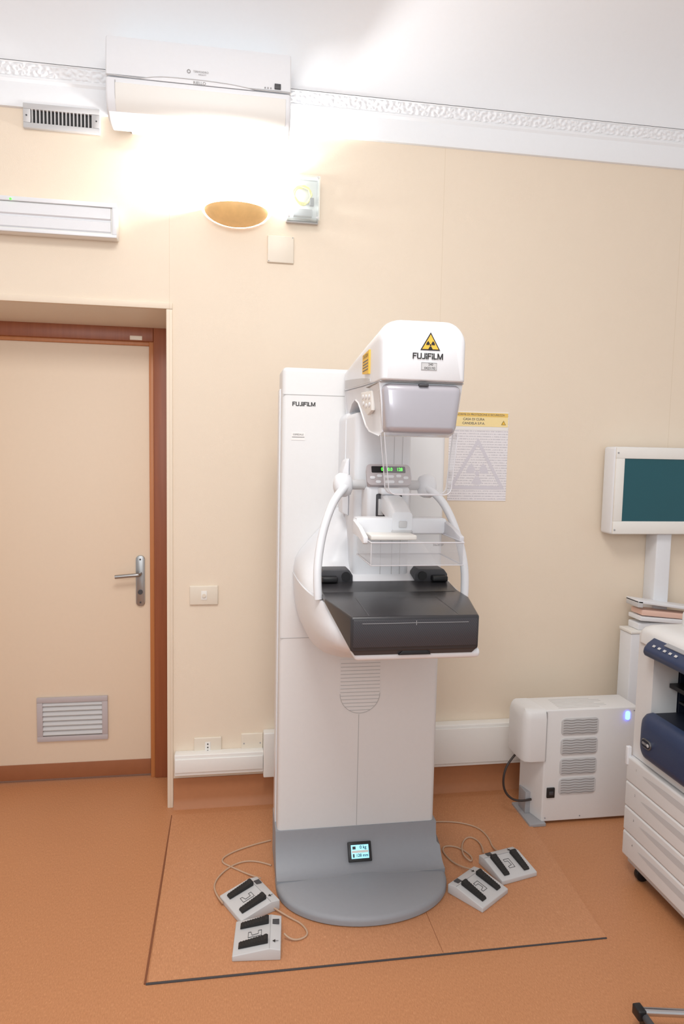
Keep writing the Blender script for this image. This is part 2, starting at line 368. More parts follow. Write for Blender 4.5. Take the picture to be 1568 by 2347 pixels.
# junction box with cable inside
t=thing('junction_box',(.29,-.03,2.54),'pale grey wall junction box with transparent cover and coiled yellow cable','junction box')
box('box_body',.222,.358,-.018,0,2.535,2.715,'lgrey',.004,t)
boxes('box_sides',[(.225,.229,-.06,-.018,2.54,2.711),(.351,.355,-.06,-.018,2.54,2.711),(.229,.351,-.06,-.018,2.54,2.544),(.229,.351,-.06,-.018,2.707,2.711)],'jbox',t)
box('transparent_cover',.222,.358,-.065,-.06,2.536,2.714,'jbox',.003,t)
pts=[]
for k in range(40):
    a=k/40*2*math.pi*3;pts.append((.288+(.036+.006*math.sin(k*1.7))*math.cos(a),-.03-.006*math.sin(k),2.645+(.036+.007*math.cos(k*1.3))*math.sin(a)))
tube('yellow_cable',pts,.0032,'cabley',t,label='yellow-green coiled cable')
box('terminal_strip',.25,.33,-.045,-.02,2.555,2.585,'mgrey',.003,t)
box('dark_terminal',.318,.336,-.05,-.03,2.60,2.63,'dgrey',.002,t)
for p in((.231,2.546),(.349,2.546),(.231,2.705),(.349,2.705)):cyl('cover_screw',(p[0],-.066,p[1]),.005,.004,'y','lgrey',t,n=12)
# poster
t=thing('safety_poster',(1.1,-.004,1.37),'white radiation safety notice with yellow header on the wall','poster')
box('poster_sheet',.968,1.247,-.0025,0,1.370,1.772,'print',0,t)
box('poster_margin',.970,1.245,-.0035,-.0026,1.690,1.772,'paper',0,t)
box('yellow_header',.972,1.243,-.0045,-.0036,1.706,1.768,mat('header_yellow',(246,224,164),.6),0,t,label='pale yellow header')
box('header_band',.972,1.243,-.0050,-.0046,1.750,1.768,mat('header_band',(238,200,108),.6),0,t,label='deeper yellow title band')
text('NORME DI PROTEZIONE E SICUREZZA',.0125,(1.112,-.0055,1.759),'inkg',t,sx=1.05)
text('CASA DI CURA',.015,(1.08,-.005,1.738),'inkg',t,bold=.01)
text('CANDELA S.P.A.',.015,(1.08,-.005,1.720),'inkg',t,bold=.01)
def tri(name,cx,cz,s,y,m,parent,rd=0):
    h=s*.866;P=[(cx-s/2,cz-h/3),(cx+s/2,cz-h/3),(cx,cz+2*h/3)]
    return prism(name,P,'y',y-.0006,y,m,parent=parent,smooth=0)
def tri_ring(name,cx,cz,s,w,y,m,parent):
    bm=bmesh.new()
    def T(s):
        h=s*.866;return [(cx-s/2,cz-h/3),(cx+s/2,cz-h/3),(cx,cz+2*h/3)]
    A=[bm.verts.new((p[0],y,p[1])) for p in T(s)];B=[bm.verts.new((p[0],y,p[1])) for p in T(s-w)]
    for i in range(3):bm.faces.new([A[i],A[(i+1)%3],B[(i+1)%3],B[i]])
    return finish(bm,name,m,parent,0)
def trefoil(cx,cz,R,y,m,parent):
    bm=bmesh.new()
    for a0 in(150,270,30):
        A=[];B=[]
        for k in range(9):
            a=math.radians(a0-30+60*k/8);A.append(bm.verts.new((cx+R*math.cos(a),y,cz+R*math.sin(a))));B.append(bm.verts.new((cx+R*.3*math.cos(a),y,cz+R*.3*math.sin(a))))
        for k in range(8):bm.faces.new([A[k],A[k+1],B[k+1],B[k]])
    bm.faces.new([bm.verts.new((cx+R*.2*math.cos(2*math.pi*k/16),y,cz+R*.2*math.sin(2*math.pi*k/16))) for k in range(16)])
    return finish(bm,'radiation_symbol',m,parent,0)
M['faint']=mat('faint_print',(214,211,219),.6)
tri_ring('watermark_triangle',1.105,1.50,.268,.05,-.0032,'faint',t);trefoil(1.105,1.495,.052,-.0032,'faint',t)
tri('warning_triangle',1.222,1.722,.022,-.0046,'ink',t);tri('warning_triangle',1.222,1.7218,.017,-.0053,'yellow',t)
# ------------------------------------------------------------------ air conditioner
ac=thing('air_conditioner',(-.12,-.1,2.82),'white split air conditioner mounted across the ceiling moulding','air conditioner')
X0,X1=-.468,.222
ap=[(-.062,2.835),(-.062,3.112),(-.165,3.114),(-.19,3.104),(-.2,3.085),(-.206,2.962),(-.19,2.955),(-.062,2.955)]
prism('front_panel',ap,'x',X0,X1,'white',.008,ac,seg=3,bevall=False)
box('back_bracket',-.40,.15,-.063,0,2.84,2.89,'lgrey',0,ac)
lp=[(-.062,2.822),(-.062,2.953),(-.19,2.953),(-.207,2.95),(-.209,2.90),(-.203,2.868),(-.185,2.838),(-.15,2.822),(-.10,2.818)]
prism('lower_body',lp,'x',X0,X1,'white',.01,ac,seg=4,bevall=False)
prism('louver_flap',[(-.205,2.935),(-.213,2.93),(-.213,2.895),(-.205,2.862),(-.19,2.838),(-.186,2.842),(-.2,2.87),(-.205,2.9)],'x',X0+.035,X1-.02,'warmwhite',.002,ac,bevall=False)
tube('louver_outline',[(X0+.035,-.21,2.94),(X0+.035,-.21,2.895),(X0+.035,-.2,2.866),(X0+.037,-.19,2.85),(0,-.19,2.848),(X1-.02,-.19,2.85)],.0014,'seam',ac,kind='POLY')
tube('trim_line',[(X0+.002,-.209,2.958),(-.40,-.209,2.955),(-.34,-.209,2.953),(-.30,-.209,2.964),(-.24,-.209,2.970),(-.1,-.209,2.970),(0,-.209,2.966),(.06,-.209,2.958),(.12,-.209,2.956),(X1-.002,-.209,2.956)],.0016,'lgrey',ac)
prism('curved_lip',[(-.34,2.953),(-.30,2.962),(-.24,2.968),(-.1,2.968),(0,2.964),(.06,2.957),(.08,2.953)],'y',-.2085,-.200,'white',parent=ac)
text('RIELLO',.015,(-.125,-.209,2.958),'slot',ac,bold=.01)
text('TERMOIDRO',.010,(-.12,-.2065,3.0),'slot',ac);text('IMPIANTI',.007,(-.115,-.2065,2.99),'slot',ac)
tube('round_emblem',[(-.165+.006*math.cos(a*math.pi/6),-.207,2.999+.006*math.sin(a*math.pi/6)) for a in range(12)],.001,'slot',ac,cyclic=True)
box('receiver_window',.158,.182,-.2115,-.205,2.966,2.985,'dgrey',.001,ac,label='dark receiver window')
for i in range(3):cyl('indicator_led',(.122+i*.011,-.208,2.968),.0025,.003,'y','mgrey',ac,n=12)
# ------------------------------------------------------------------ floor panel
struct(prism('trim_5',[(-.242,-.077),(-.234,-1.027),(1.231,-1.03),(1.30,-.077)],'z',0,.004,'floor2'))
struct(box('trim_6',-.240,1.231,-1.034,-1.027,0,.003,'dgrey'))
struct(box('trim_8',.672,.674,-1.027,-.60,.003,.0043,'kick'))
struct(box('trim_7',-.246,-.240,-1.03,-.077,0,.0035,mat('worn_edge',(128,76,48),.8)))
G=.004
# ------------------------------------------------------------------ mammography machine
mm=thing('mammography_machine',(.476,-.5,G),'white mammography machine with black breast support on a grey base','mammography machine')
CX=.476
col=box('column',.176,.776,-.56,-.40,.10,1.872,'col',.016,mm,seg=4)
box('column_back',.19,.762,-.42,-.34,G,1.84,'lgrey',.012,mm)
box('panel_seam',.178,.40,-.5608,-.559,.904,.906,'seam',0,col);box('panel_seam',.178,.774,-.5608,-.559,1.776,1.778,'seam',0,col);box('panel_seam',.4735,.4755,-.5608,-.559,.18,.61,'seam',0,col)
box('side_rail',.171,.177,-.50,-.42,.15,1.80,'white',.002,mm)
gp=[(.401,.82),(.553,.82),(.553,.69)]+[(.477+.076*math.cos(math.radians(a)),.69-.076*math.sin(math.radians(a))) for a in range(10,180,10)]+[(.401,.69)]
gr=prism('ventilation_panel',gp,'y',-.5615,-.559,'col',parent=mm)
bm=bmesh.new()
for i in range(14):
    z=.805-i*.0137
    hw=.074 if z>.69 else math.sqrt(max(0,.074**2-(.69-z)**2))
    addbox(bm,.477-hw,.477+hw,-.5625,-.561,z-.0008,z+.0008)
for (p,q) in zip(gp[2:],gp[3:]):
    v=[bm.verts.new((p[0],-.5622,p[1])),bm.verts.new((q[0],-.5622,q[1])),bm.verts.new((.477+(q[0]-.477)*.975,-.5622,.7+(q[1]-.7)*.975)),bm.verts.new((.477+(p[0]-.477)*.975,-.5622,.7+(p[1]-.7)*.975))]
    bm.faces.new(v)
finish(bm,'vent_slots','seam',gr)
def curve_prof(n=14):
    P=[]
    for k in range(n+1):
        a=math.radians(90*k/n);P.append((-.655+.088*math.cos(a),.175-.1325*math.sin(a)))
    return P
cp=curve_prof()
pp=[(-.40,.182),(-.566,.178)]+cp[1:]+[(-.655,.012),(-.40,.012)]
rings=[]
for x in(.170,.174,.78,.784):
    rings.append([(x+(.0 if p[1]>.1 else (.012 if x>.5 else -.0)),p[0],p[1]) for p in pp])
loft('base_skirt',rings,'grey',mm,smooth=35)
hp_=[];n=40
for k in range(n+1):
    a=math.pi*k/n;hp_.append((.482+.314*math.cos(a),-.64-.242*math.sin(a)**.92))
foot=[(.796,-.60)]+hp_+[(.168,-.60)]
def fr(s,z):return [(.482+(p[0]-.482)*s,-.60+(p[1]+.60)*s,z) for p in foot]
loft('foot_plate',[fr(.97,G),fr(1,G+.004),fr(1,.022),fr(.99,.030),fr(.95,.036),fr(.6,.041),fr(.1,.044)],'grey',mm,smooth=50,label='grey rounded foot plate')
box('foot_seam',.176,.790,-.6562,-.6552,.040,.0432,'mgrey',0,mm)
def tilted(name,cx,cy,cz,w,h,t,ang,m,parent,bev=.002,label=None):
    bm=bmesh.new();addbox(bm,-w/2,w/2,-t/2,t/2,-h/2,h/2,bev,2)
    bmesh.ops.transform(bm,matrix=Matrix.Translation((cx,cy,cz))@Matrix.Rotation(-ang,4,'X'),verts=bm.verts);return finish(bm,name,m,parent,label=label)
A=math.radians(33)
bd=tilted('floor_display',.482,-.597,.096,.088,.068,.014,A,'black',mm,.003,label='small black display in the base')
ds=tilted('display_screen',.482,-.6033,.1000,.066,.046,.004,A,'lcd',bd,.0005,label='lit cyan screen')
uu=(0,math.sin(A),math.cos(A));nn=Vector((0,-math.cos(A),math.sin(A)))
def onscr(u,v):
    return Vector((.482,-.6033,.1000))+Vector((1,0,0))*u+Vector(uu)*v+nn*.0028
text('0 kg',.015,onscr(.012,.014),'ink',bd,up=uu,bold=.02);text('128 mm',.014,onscr(.007,-.013),'ink',bd,up=uu,bold=.02)
tilted('screen_band',*onscr(0,0),.062,.008,.0006,A,'paper',bd,0)
tilted('screen_icon',*onscr(-.022,.013),.012,.01,.0006,A,'dgrey',bd,0);tilted('screen_icon',*onscr(-.025,-.013),.006,.012,.0006,A,'dgrey',bd,0)
logo(.212,.293,1.738,1.7525,-.5615,'ink',mm)
box('serial_sticker',.21,.258,-.5612,-.5598,1.618,1.645,'paper',0,mm);text('OSPEDALE',.008,(.234,-.5615,1.638),'inkg',mm);box('sticker_bar',.212,.256,-.5616,-.561,1.628,1.630,'inkg',0,mm)
tube('keyhole_ring',[(.374+.007*math.cos(a*math.pi/6),-.561,1.232+.007*math.sin(a*math.pi/6)) for a in range(12)],.0015,'slot',mm,cyclic=True);cyl('keyhole',(.374,-.5608,1.232),.003,.002,'y','dgrey',mm,n=12)
pr=rr2(.358,.392,1.155,1.215,.008,4);tube('port_cover',[(p[0],-.561,p[1]) for p in pr],.0012,'slot',mm,cyclic=True,kind='POLY')
# carriage and gantry belly
prism('carriage',rr2(CX-.096,CX+.096,1.25,1.715,.03),'y',-.70,-.555,'white',.008,mm,bevall=False)
def ring(z,hw,yf,yb=-.562,n=36,e=.40):
    R=[]
    for k in range(n+1):
        a=math.pi*k/n;c=math.cos(a);s=math.sin(a)
        R.append((CX+hw*math.copysign(abs(c)**e,c),yb+(yf-yb)*max(s,0)**.75,z))
    return R
zs=[(.88,.08,-.66),(.887,.127,-.72),(.909,.183,-.82),(.94,.210,-.93),(.987,.233,-1.05),(1.02,.242,-1.16),(1.04,.246,-1.225),(1.06,.249,-1.25),(1.10,.252,-1.25),(1.148,.255,-1.16)]
loft('gantry_lower_shell',[ring(*z) for z in zs],'white',mm,smooth=60,label='white rounded lower housing')
box('shell_lip',.318,.662,-1.284,-1.12,1.038,1.066,'white',.013,mm,seg=5,label='white rounded lip under the table')
zs=[(1.1485,.253,-1.08),(1.156,.253,-1.05),(1.17,.252,-.95),(1.20,.246,-.82),(1.225,.232,-.79),(1.27,.195,-.78),(1.31,.158,-.76),(1.35,.125,-.74),(1.38,.10,-.70),(1.39,.07,-.65)]
loft('gantry_upper_shell',[ring(z[0],z[1],z[2]) for z in zs],'white',mm,smooth=60,label='white rounded shoulder housing')
sp=box('arm_spine',CX-.093,CX+.093,-.86,-.60,1.10,1.706,'white',.018,mm,seg=4)
for x in(CX-.002,CX+.035,CX+.062):box('spine_groove',x,x+.0014,-.8610,-.859,1.16,1.69,'seam',0,sp)
# breast support table
bm=bmesh.new()
T=[(.305,-1.30,1.160),(.648,-1.30,1.160),(.690,-1.10,1.166),(.686,-.88,1.168),(.266,-.88,1.168),(.262,-1.10,1.166)]
B=[(.306,-1.30,1.066),(.647,-1.30,1.066),(.688,-1.10,1.150),(.684,-.88,1.150),(.268,-.88,1.150),(.264,-1.10,1.150)]
tv=[bm.verts.new(p) for p in T];bv=[bm.verts.new(p) for p in B]
bm.faces.new(tv);bm.faces.new([bv[0],bv[1],bv[2],bv[5]]);bm.faces.new([bv[5],bv[2],bv[3],bv[4]])
for i in range(6):bm.faces.new([tv[i],tv[(i+1)%6],bv[(i+1)%6],bv[i]])
bmesh.ops.bevel(bm,geom=list(bm.edges),offset=.007,segments=4,profile=.5,affect='EDGES')
tb=finish(bm,'breast_support_table','table',mm,label='dark grey breast support table')
box('carbon_front',.311,.642,-1.3020,-1.298,1.080,1.152,'carbon',.001,tb,label='carbon fibre front face')
box('alignment_line',.334,.618,-1.3028,-1.302,1.1425,1.1435,'mgrey',0,tb);box('alignment_tick',.4765,.4778,-1.3028,-1.302,1.137,1.149,'mgrey',0,tb)
for b in[(.353,.3542,-1.292,-1.09),(.594,.5952,-1.292,-1.09),(.353,.5955,-1.091,-1.0897)]:
    bm=bmesh.new();z=1.1637;vs=[bm.verts.new(p) for p in((b[0],b[2],z+(b[2]+1.3)*.03-.003),(b[1],b[2],z+(b[2]+1.3)*.03-.003),(b[1],b[3],z+(b[3]+1.3)*.03-.003),(b[0],b[3],z+(b[3]+1.3)*.03-.003))];bm.faces.new(vs)
    finish(bm,'field_marking','inkg',tb,0)
loft('table_chin',[[(.310,-1.255,1.06),(.643,-1.255,1.06),(.643,-1.298,1.071),(.310,-1.298,1.071)],[(.316,-1.25,1.057),(.637,-1.25,1.057),(.634,-1.289,1.057),(.318,-1.289,1.057)]],'dgrey',tb,label='dark chin below the front face')
prism('release_handle',[(.432,1.057),(.52,1.057),(.508,1.069),(.444,1.069)],'y',-1.298,-1.28,'black',.001,tb)
loft('rear_ramp',[[(.27,-1.02,1.166),(.27,-.87,1.166),(.27,-.87,1.180),(.27,-.93,1.178),(.27,-.98,1.171)],[(.682,-1.02,1.166),(.682,-.87,1.166),(.682,-.87,1.180),(.682,-.93,1.178),(.682,-.98,1.171)]],'table',tb)
for s in(-1,1):
    a,b=(CX-.205,CX-.100) if s<0 else (CX+.100,CX+.205)
    cl=prism('rear_bracket',[(a,1.176),(b,1.176),(b,1.198) if s<0 else(b,1.20),(b-.012,1.216),(a+.012,1.216),(a,1.20)],'y',-.92,-.85,'dgrey',.003,mm)
    cyl('socket_ring',((b-.022) if s<0 else (a+.022),-.922,1.196),.014,.008,'y','black',cl)
    box('latch',(a+.005) if s<0 else(b-.055),(a+.055) if s<0 else(b-.005),-.945,-.91,1.180,1.198,'black',.005,cl)
# patient handles
for s in(-1,1):
    P=[(.222,-1.035,1.15),(.226,-1.03,1.20),(.222,-1.015,1.27),(.205,-.99,1.35),(.178,-.965,1.42),(.150,-.94,1.458),(.128,-.92,1.475)]
    tube('patient_handle',[(CX+s*p[0],p[1],p[2]) for p in P],.0125,'white',mm,label='curved white grab handle')
    kn=[]
    for k,(dx,r) in enumerate([(.105,.014),(.11,.026),(.125,.032),(.145,.033),(.158,.026),(.164,.008)]):
        kn.append([(CX+s*dx,-.90+r*math.cos(2*math.pi*q/20),1.478+r*1.15*math.sin(2*math.pi*q/20)) for q in range(20)])
    loft('handle_joint',kn,'white',mm,smooth=60)
    tube('handle_connector',[(CX+s*.065,-.90,1.48),(CX+s*.11,-.90,1.48)],.016,'lgrey',mm,kind='POLY')
    prism('side_fin',[(CX+s*.115,1.38),(CX+s*.094,1.37),(CX+s*.094,1.56),(CX+s*.106,1.55),(CX+s*.118,1.51)],'y',-.78,-.70,'white',.004,mm)
# control console
cb=box('compression_carriage',CX-.068,CX+.068,-.955,-.85,1.372,1.478,'white',.014,mm,seg=4)
box('carriage_slot',CX-.040,CX+.040,-.958,-.953,1.385,1.455,'dgrey',.004,cb,label='dark guide slot')
for s in(-1,1):box('slot_block',CX+s*.026-.008,CX+s*.026+.008,-.966,-.956,1.39,1.44,'lgrey',.002,cb)
A2=math.radians(28)
def ct(u,v,o=0):
    c=Vector((CX,-.942,1.510));return c+Vector((1,0,0))*u+Vector((0,math.sin(A2),math.cos(A2)))*v+Vector((0,-math.cos(A2),math.sin(A2)))*o
pts=rr2(-.069,.069,-.034,.036,.014)
bm=bmesh.new();Av=[bm.verts.new(ct(p[0],p[1],.006)) for p in pts];Bv=[bm.verts.new(ct(p[0]*.95,p[1],-.022)) for p in pts]
bm.faces.new(Av);bm.faces.new(Bv[::-1])
for i in range(len(pts)):bm.faces.new([Av[i],Av[(i+1)%len(pts)],Bv[(i+1)%len(pts)],Bv[i]])
cn=finish(bm,'control_console','mauve',mm,label='grey control console with buttons')
def onc(name,u,v,w,h,m,t=.003,r=.002,label=None):
    p=rr2(u-w/2,u+w/2,v-h/2,v+h/2,r,4);bm=bmesh.new();a=[bm.verts.new(ct(q[0],q[1],.0055+t)) for q in p];b=[bm.verts.new(ct(q[0],q[1],.005)) for q in p]
    bm.faces.new(a)
    for i in range(len(p)):bm.faces.new([a[i],a[(i+1)%len(p)],b[(i+1)%len(p)],b[i]])
    return finish(bm,name,m,cn,label=label)
onc('led_display',0,.018,.106,.022,'black',.001,.003,'black display with green digits')
u2=(0,math.sin(A2),math.cos(A2))
for s,u in(('0',-.020),('0.0',.005),('128',.035)):text(s,.0155,ct(u,.018,.0068),'green',cn,up=u2,sx=.8,bold=.01)
for u,v in((-.052,-.010),(-.030,-.004),(.0,-.006),(.030,-.004),(.052,-.010),(-.035,-.024),(.035,-.024),(0,-.024)):
    onc('button',u,v,.016 if u else .03,.009,'white',.003,.0045)
# compression arm + paddle holder + paddle
loft('compression_arm',[rrect(CX,.026,1.40,1.458,.008,-.95),rrect(CX,.028,1.39,1.452,.01,-1.02),rrect(CX,.029,1.365,1.437,.012,-1.08),rrect(CX,.029,1.36,1.415,.012,-1.128)],'white',mm)
box('arm_latch',CX-.010,CX+.012,-1.134,-1.12,1.372,1.39,'lgrey',.002,mm)
box('arm_top_cap',CX-.035,CX+.035,-1.00,-.93,1.455,1.475,'white',.006,mm)
hd=prism('paddle_holder',[(.345,1.395),(.352,1.398),(.60,1.398),(.607,1.395),(.607,1.362),(.60,1.352),(.352,1.352),(.345,1.358)],'y',-1.125,-1.07,'white',.006,mm)
box('holder_button',CX-.03,CX+.03,-1.130,-1.12,1.355,1.364,'lgrey',.003,hd)
for s in(-1,1):
    x=CX+s*.130
    prism('holder_arm',[(-1.10,1.392),(-1.19,1.378),(-1.262,1.362),(-1.262,1.345),(-1.25,1.342),(-1.19,1.352),(-1.10,1.352)],'x',x-.006,x+.006,'white' if s<0 else 'rim',.002,mm)
box('holder_bar',.372,.50,-1.20,-1.12,1.345,1.358,'warmwhite',.003,mm)
pb=boxes('compression_paddle',[(.353,.597,-1.302,-1.299,1.292,1.352),(.353,.356,-1.299,-1.10,1.292,1.352),(.594,.597,-1.299,-1.10,1.292,1.352),(.356,.594,-1.299,-1.10,1.292,1.295),(.356,.594,-1.103,-1.10,1.295,1.352)],'clear',mm,label='clear acrylic compression paddle')
def rimloop(name,P,r,parent):return tube(name,P,r,'rim',parent,cyclic=True,kind='POLY')
rimloop('paddle_rim',[(.352,-1.302,1.352),(.598,-1.302,1.352),(.598,-1.10,1.352),(.352,-1.10,1.352)],.0018,pb)
rimloop('paddle_lower_edge',[(.353,-1.301,1.293),(.597,-1.301,1.293),(.597,-1.10,1.293),(.353,-1.10,1.293)],.0016,pb)
for p in((.353,-1.301),(.597,-1.301)):tube('paddle_corner',[(p[0],p[1],1.293),(p[0],p[1],1.352)],.0015,'rim',pb,kind='POLY')
text('24x30 SP',.0075,(.528,-1.303,1.346),'inkg',pb)
# x-ray head
HX=.466
hs=[(-.57,.082,1.795,1.872,.03),(-.80,.090,1.782,1.885,.035),(-1.05,.101,1.768,1.896,.044),(-1.22,.107,1.76,1.904,.05),(-1.295,.109,1.756,1.908,.052),(-1.32,.108,1.756,1.905,.052),(-1.335,.105,1.757,1.897,.048),(-1.342,.101,1.758,1.886,.042),(-1.345,.094,1.760,1.876,.036)]
hdv=loft('tube_head_cover',[rrect(HX+(.01*(1-(-s[0]-.57)/.77)),s[1],s[2],s[3],s[4],s[0],8,rb=.005) for s in hs],'white',mm,smooth=50,label='white rounded x-ray tube housing')
sidep=[(-.57,1.793),(-.80,1.780),(-1.05,1.766),(-1.22,1.758),(-1.320,1.754),(-1.318,1.70),(-1.305,1.632),(-1.26,1.622),(-1.10,1.638),(-1.04,1.655),(-.96,1.705),(-.92,1.728),(-.86,1.742),(-.78,1.735),(-.70,1.715),(-.66,1.69),(-.64,1.65),(-.57,1.62)]
def lhw(y,z,d=0):
    f=min(1,max(0,(-y-.57)/.65));return .081+.026*f-(1.756-min(z,1.756))*.11-d
LA=[]
for s,d in((-1,.006),(-1,.0),(1,.0),(1,.006)):
    ring_=[];cyy=-.98
    for p in sidep:
        k=.985 if d else 1
        y=cyy+(p[0]-cyy)*k;z=p[1] if not d else p[1]-(.003 if p[1]>1.745 else -.003)
        off=HX+.010*(1-min(1,(-p[0]-.57)/.75))
        ring_.append((off+s*lhw(p[0],p[1],d*.6),y,z))
    LA.append(ring_)
loft('lower_head_cover',LA,'white',mm,smooth=50)
st=[]
for y,z0,z1 in((-.60,1.799,1.828),(-.80,1.786,1.812),(-1.05,1.772,1.790),(-1.20,1.765,1.773)):
    f=(-y-.57)/.77;hw=.082+.026*min(1,(-y-.57)/.65)+.0010;c=HX+.01*(1-f)
    st.append([(c-hw,y,z0),(c-hw,y,z1),(c-hw+.02,y,z1),(c-hw+.02,y,z0)])
loft('side_stripe',st,'lgrey',mm,label='light grey side stripe')
box('head_seam',HX-.1065,HX+.1065,-1.330,-1.15,1.7535,1.7565,'seam',.001,mm)
gp2=[(-1.06,1.748),(-1.21,1.742),(-1.215,1.69),(-1.16,1.680),(-1.08,1.705)]
prism('side_grip',gp2,'x',HX-.1035,HX-.094,'warmwhite',.0015,mm)
for i,(y,z) in enumerate(((-1.09,1.733),(-1.135,1.730),(-1.18,1.727),(-1.10,1.714),(-1.14,1.706),(-1.185,1.706))):
    bm=bmesh.new();bmesh.ops.create_uvsphere(bm,u_segments=16,v_segments=10,radius=1)
    bmesh.ops.transform(bm,matrix=Matrix.Translation((HX-.1035,y,z))@Matrix.Diagonal((.0022,.015,.007,1)),verts=bm.verts);finish(bm,'grip_bump','white',mm)
prism('caution_label',[(-1.10,1.795),(-1.19,1.787),(-1.19,1.850),(-1.10,1.845)],'x',HX-.1085,HX-.1030,'yellow',parent=mm,label='yellow caution label')
text('CAUTION',.014,(HX-.1088,-1.145,1.838),'ink',mm,right=(0,-1,0),sx=1)
bm=bmesh.new()
for i in range(4):
    z=1.80+i*.008;addbox(bm,HX-.1092,HX-.1084,-1.18,-1.11,z,z+.0025)
finish(bm,'label_print','inkg',mm)
# collimator window
def trap(y,dx,z0,z1):
    return [(HX-.104+dx,y,z1),(HX+.104-dx,y,z1),(HX+.090-dx,y,z0),(HX-.092+dx,y,z0)]
bm=bmesh.new()
R1=[bm.verts.new(p) for p in trap(-1.30,0,1.623,1.752)];R2=[bm.verts.new(p) for p in trap(-1.345,.004,1.629,1.748)]
bm.faces.new(R2)
for i in range(4):bm.faces.new([R1[i],R1[(i+1)%4],R2[(i+1)%4],R2[i]])
bmesh.ops.bevel(bm,geom=[e for e in bm.edges],offset=.018,segments=6,profile=.5,affect='EDGES')
finish(bm,'collimator_cover',mat('collimator_grey',(184,182,190),.18,.25,noise=.03,coat=.5),mm,smooth=60,label='translucent lilac-grey collimator cover')
box('cover_tab',HX-.012,HX+.012,-1.346,-1.334,1.744,1.750,'dgrey',.001,mm)
# face shield
def shp(y,i=0):
    P=[(HX-.096+i,1.63),(HX-.082+i,1.50)]
    for k in range(7):
        a=math.radians(180+90*k/6);P.append((HX-.062+i+.02*math.cos(a)*1,1.497+.02*math.sin(a)))
    for k in range(7):
        a=math.radians(270+90*k/6);P.append((HX+.060-i+.02*math.cos(a),1.497+.02*math.sin(a)))
    P+=[(HX+.080-i,1.50),(HX+.092-i,1.63)]
    return [(p[0],y,p[1]) for p in P]
bm=bmesh.new();a=[bm.verts.new(p) for p in shp(-1.342)];bm.faces.new(a)
b=[bm.verts.new(p) for p in shp(-1.300)]
for i in range(len(a)-1):bm.faces.new([a[i],a[i+1],b[i+1],b[i]])
fs=finish(bm,'face_shield','clear',mm,smooth=50,label='clear acrylic face shield')
tube('shield_edge',[(p[0],p[1],p[2]) for p in shp(-1.342)],.0012,'rim',fs,kind='POLY')
tube('shield_edge',[(p[0],p[1],p[2]) for p in shp(-1.300)],.0015,'rim',fs,kind='POLY')
# marks on the head
yh=-1.3455
ws=tri('warning_sign',.479,1.8455,.050,yh,'ink',mm);tri('warning_sign_face',.479,1.8455,.041,yh-.0008,'yellow',ws);trefoil(.479,1.8435,.011,yh-.0018,'ink',ws)
logo(.435,.5115,1.8095,1.824,yh-.0012,'ink',mm)
sk=box('inventory_sticker',.457,.497,yh-.0006,yh+.002,1.783,1.802,'lgrey',0,mm);text('240',.008,(.481,yh-.0007,1.797),'ink',sk);text('0423193',.008,(.479,yh-.0007,1.788),'ink',sk)
rimp=[(.458,1.784),(.496,1.784),(.496,1.801),(.458,1.801)];tube('sticker_border',[(p[0],yh-.0007,p[1]) for p in rimp],.0004,'inkg',sk,cyclic=True,kind='POLY')
# ------------------------------------------------------------------ foot pedals
def pedal():
    r=thing('foot_pedal',(0,0,0),'','foot switch')
    Lx,Ly=.150,.160
    prism('pedal_housing',[(-Lx/2,0),(Lx/2,0),(Lx/2,.034),(Lx/2-.035,.040),(-Lx/2,.018)],'y',-Ly/2,Ly/2,'lgrey',.003,r)
    sl=(.040-.018)/(Lx-.035)
    def zt(x):return .018+sl*(x+Lx/2) if x<Lx/2-.035 else .040-.006*(x-(Lx/2-.035))/.035
    box('pedal_seam',Lx/2-.036,Lx/2-.0345,-Ly/2+.002,Ly/2-.002,.038,.0408,'mgrey',0,r)
    for y in(-.045,.045):
        P=[(-.058,zt(-.058)+.002),(.034,zt(.034)+.001),(.034,zt(.034)+.014),(.028,zt(.028)+.018)]
        n=10
        for k in range(n):
            x=.022-k*.0082;P.append((x,zt(x)+.017-(k*.0008)));P.append((x-.004,zt(x-.004)+.0145-(k*.0008)))
        P.append((-.058,zt(-.058)+.006))
        prism('pedal_tread',P,'y',y-.0115,y+.0115,'rubber',parent=r,smooth=0,label='ribbed black rubber tread')
        xx=Lx/2-.018
        if y>0:box('pedal_icon',xx-.011,xx+.011,y-.012,y+.012,.0375,.0395,'dgrey',.001,r)
    xa=Lx/2-.018
    bm=bmesh.new()
    for q in([(xa+.010,-.046),(xa+.010,-.044),(xa-.002,-.044),(xa-.002,-.046)],[(xa-.009,-.045),(xa,-.038),(xa,-.052)]):
        bm.faces.new([bm.verts.new((p[0],p[1],.0395)) for p in q])
    finish(bm,'arrow_mark','ink',r,0)
    s=[(-.030,-.012),(.012,-.012),(.012,.012),(.002,.012),(.002,-.002),(-.018,-.004),(-.022,.012),(-.030,.012)]
    tube('outline_icon',[(p[0],p[1],zt(p[0])+.0008) for p in s],.0009,'ink',r,cyclic=True,kind='POLY')
    return r
base_p=pedal();kids=[o for o in bpy.data.objects if o.parent==base_p]
specs=[(.072,-.714,27,'double grey foot switch with black treads beside the machine base'),(.093,-.905,-5,'double grey foot switch with cable, in front of another one'),(.888,-.757,125,'double grey foot switch angled against the machine base'),(1.050,-.637,104,'double grey foot switch next to another foot switch')]
for i,(x,y,a,lab) in enumerate(specs):
    if i==0:r=base_p
    else:
        r=base_p.copy();COL.objects.link(r)
        for k in kids:
            c=k.copy();c.parent=r;COL.objects.link(c)
    r.location=(x,y,G);r.rotation_euler=(0,0,math.radians(a));r['label']=lab;r['category']='foot switch';r['group']='foot switches around the machine'
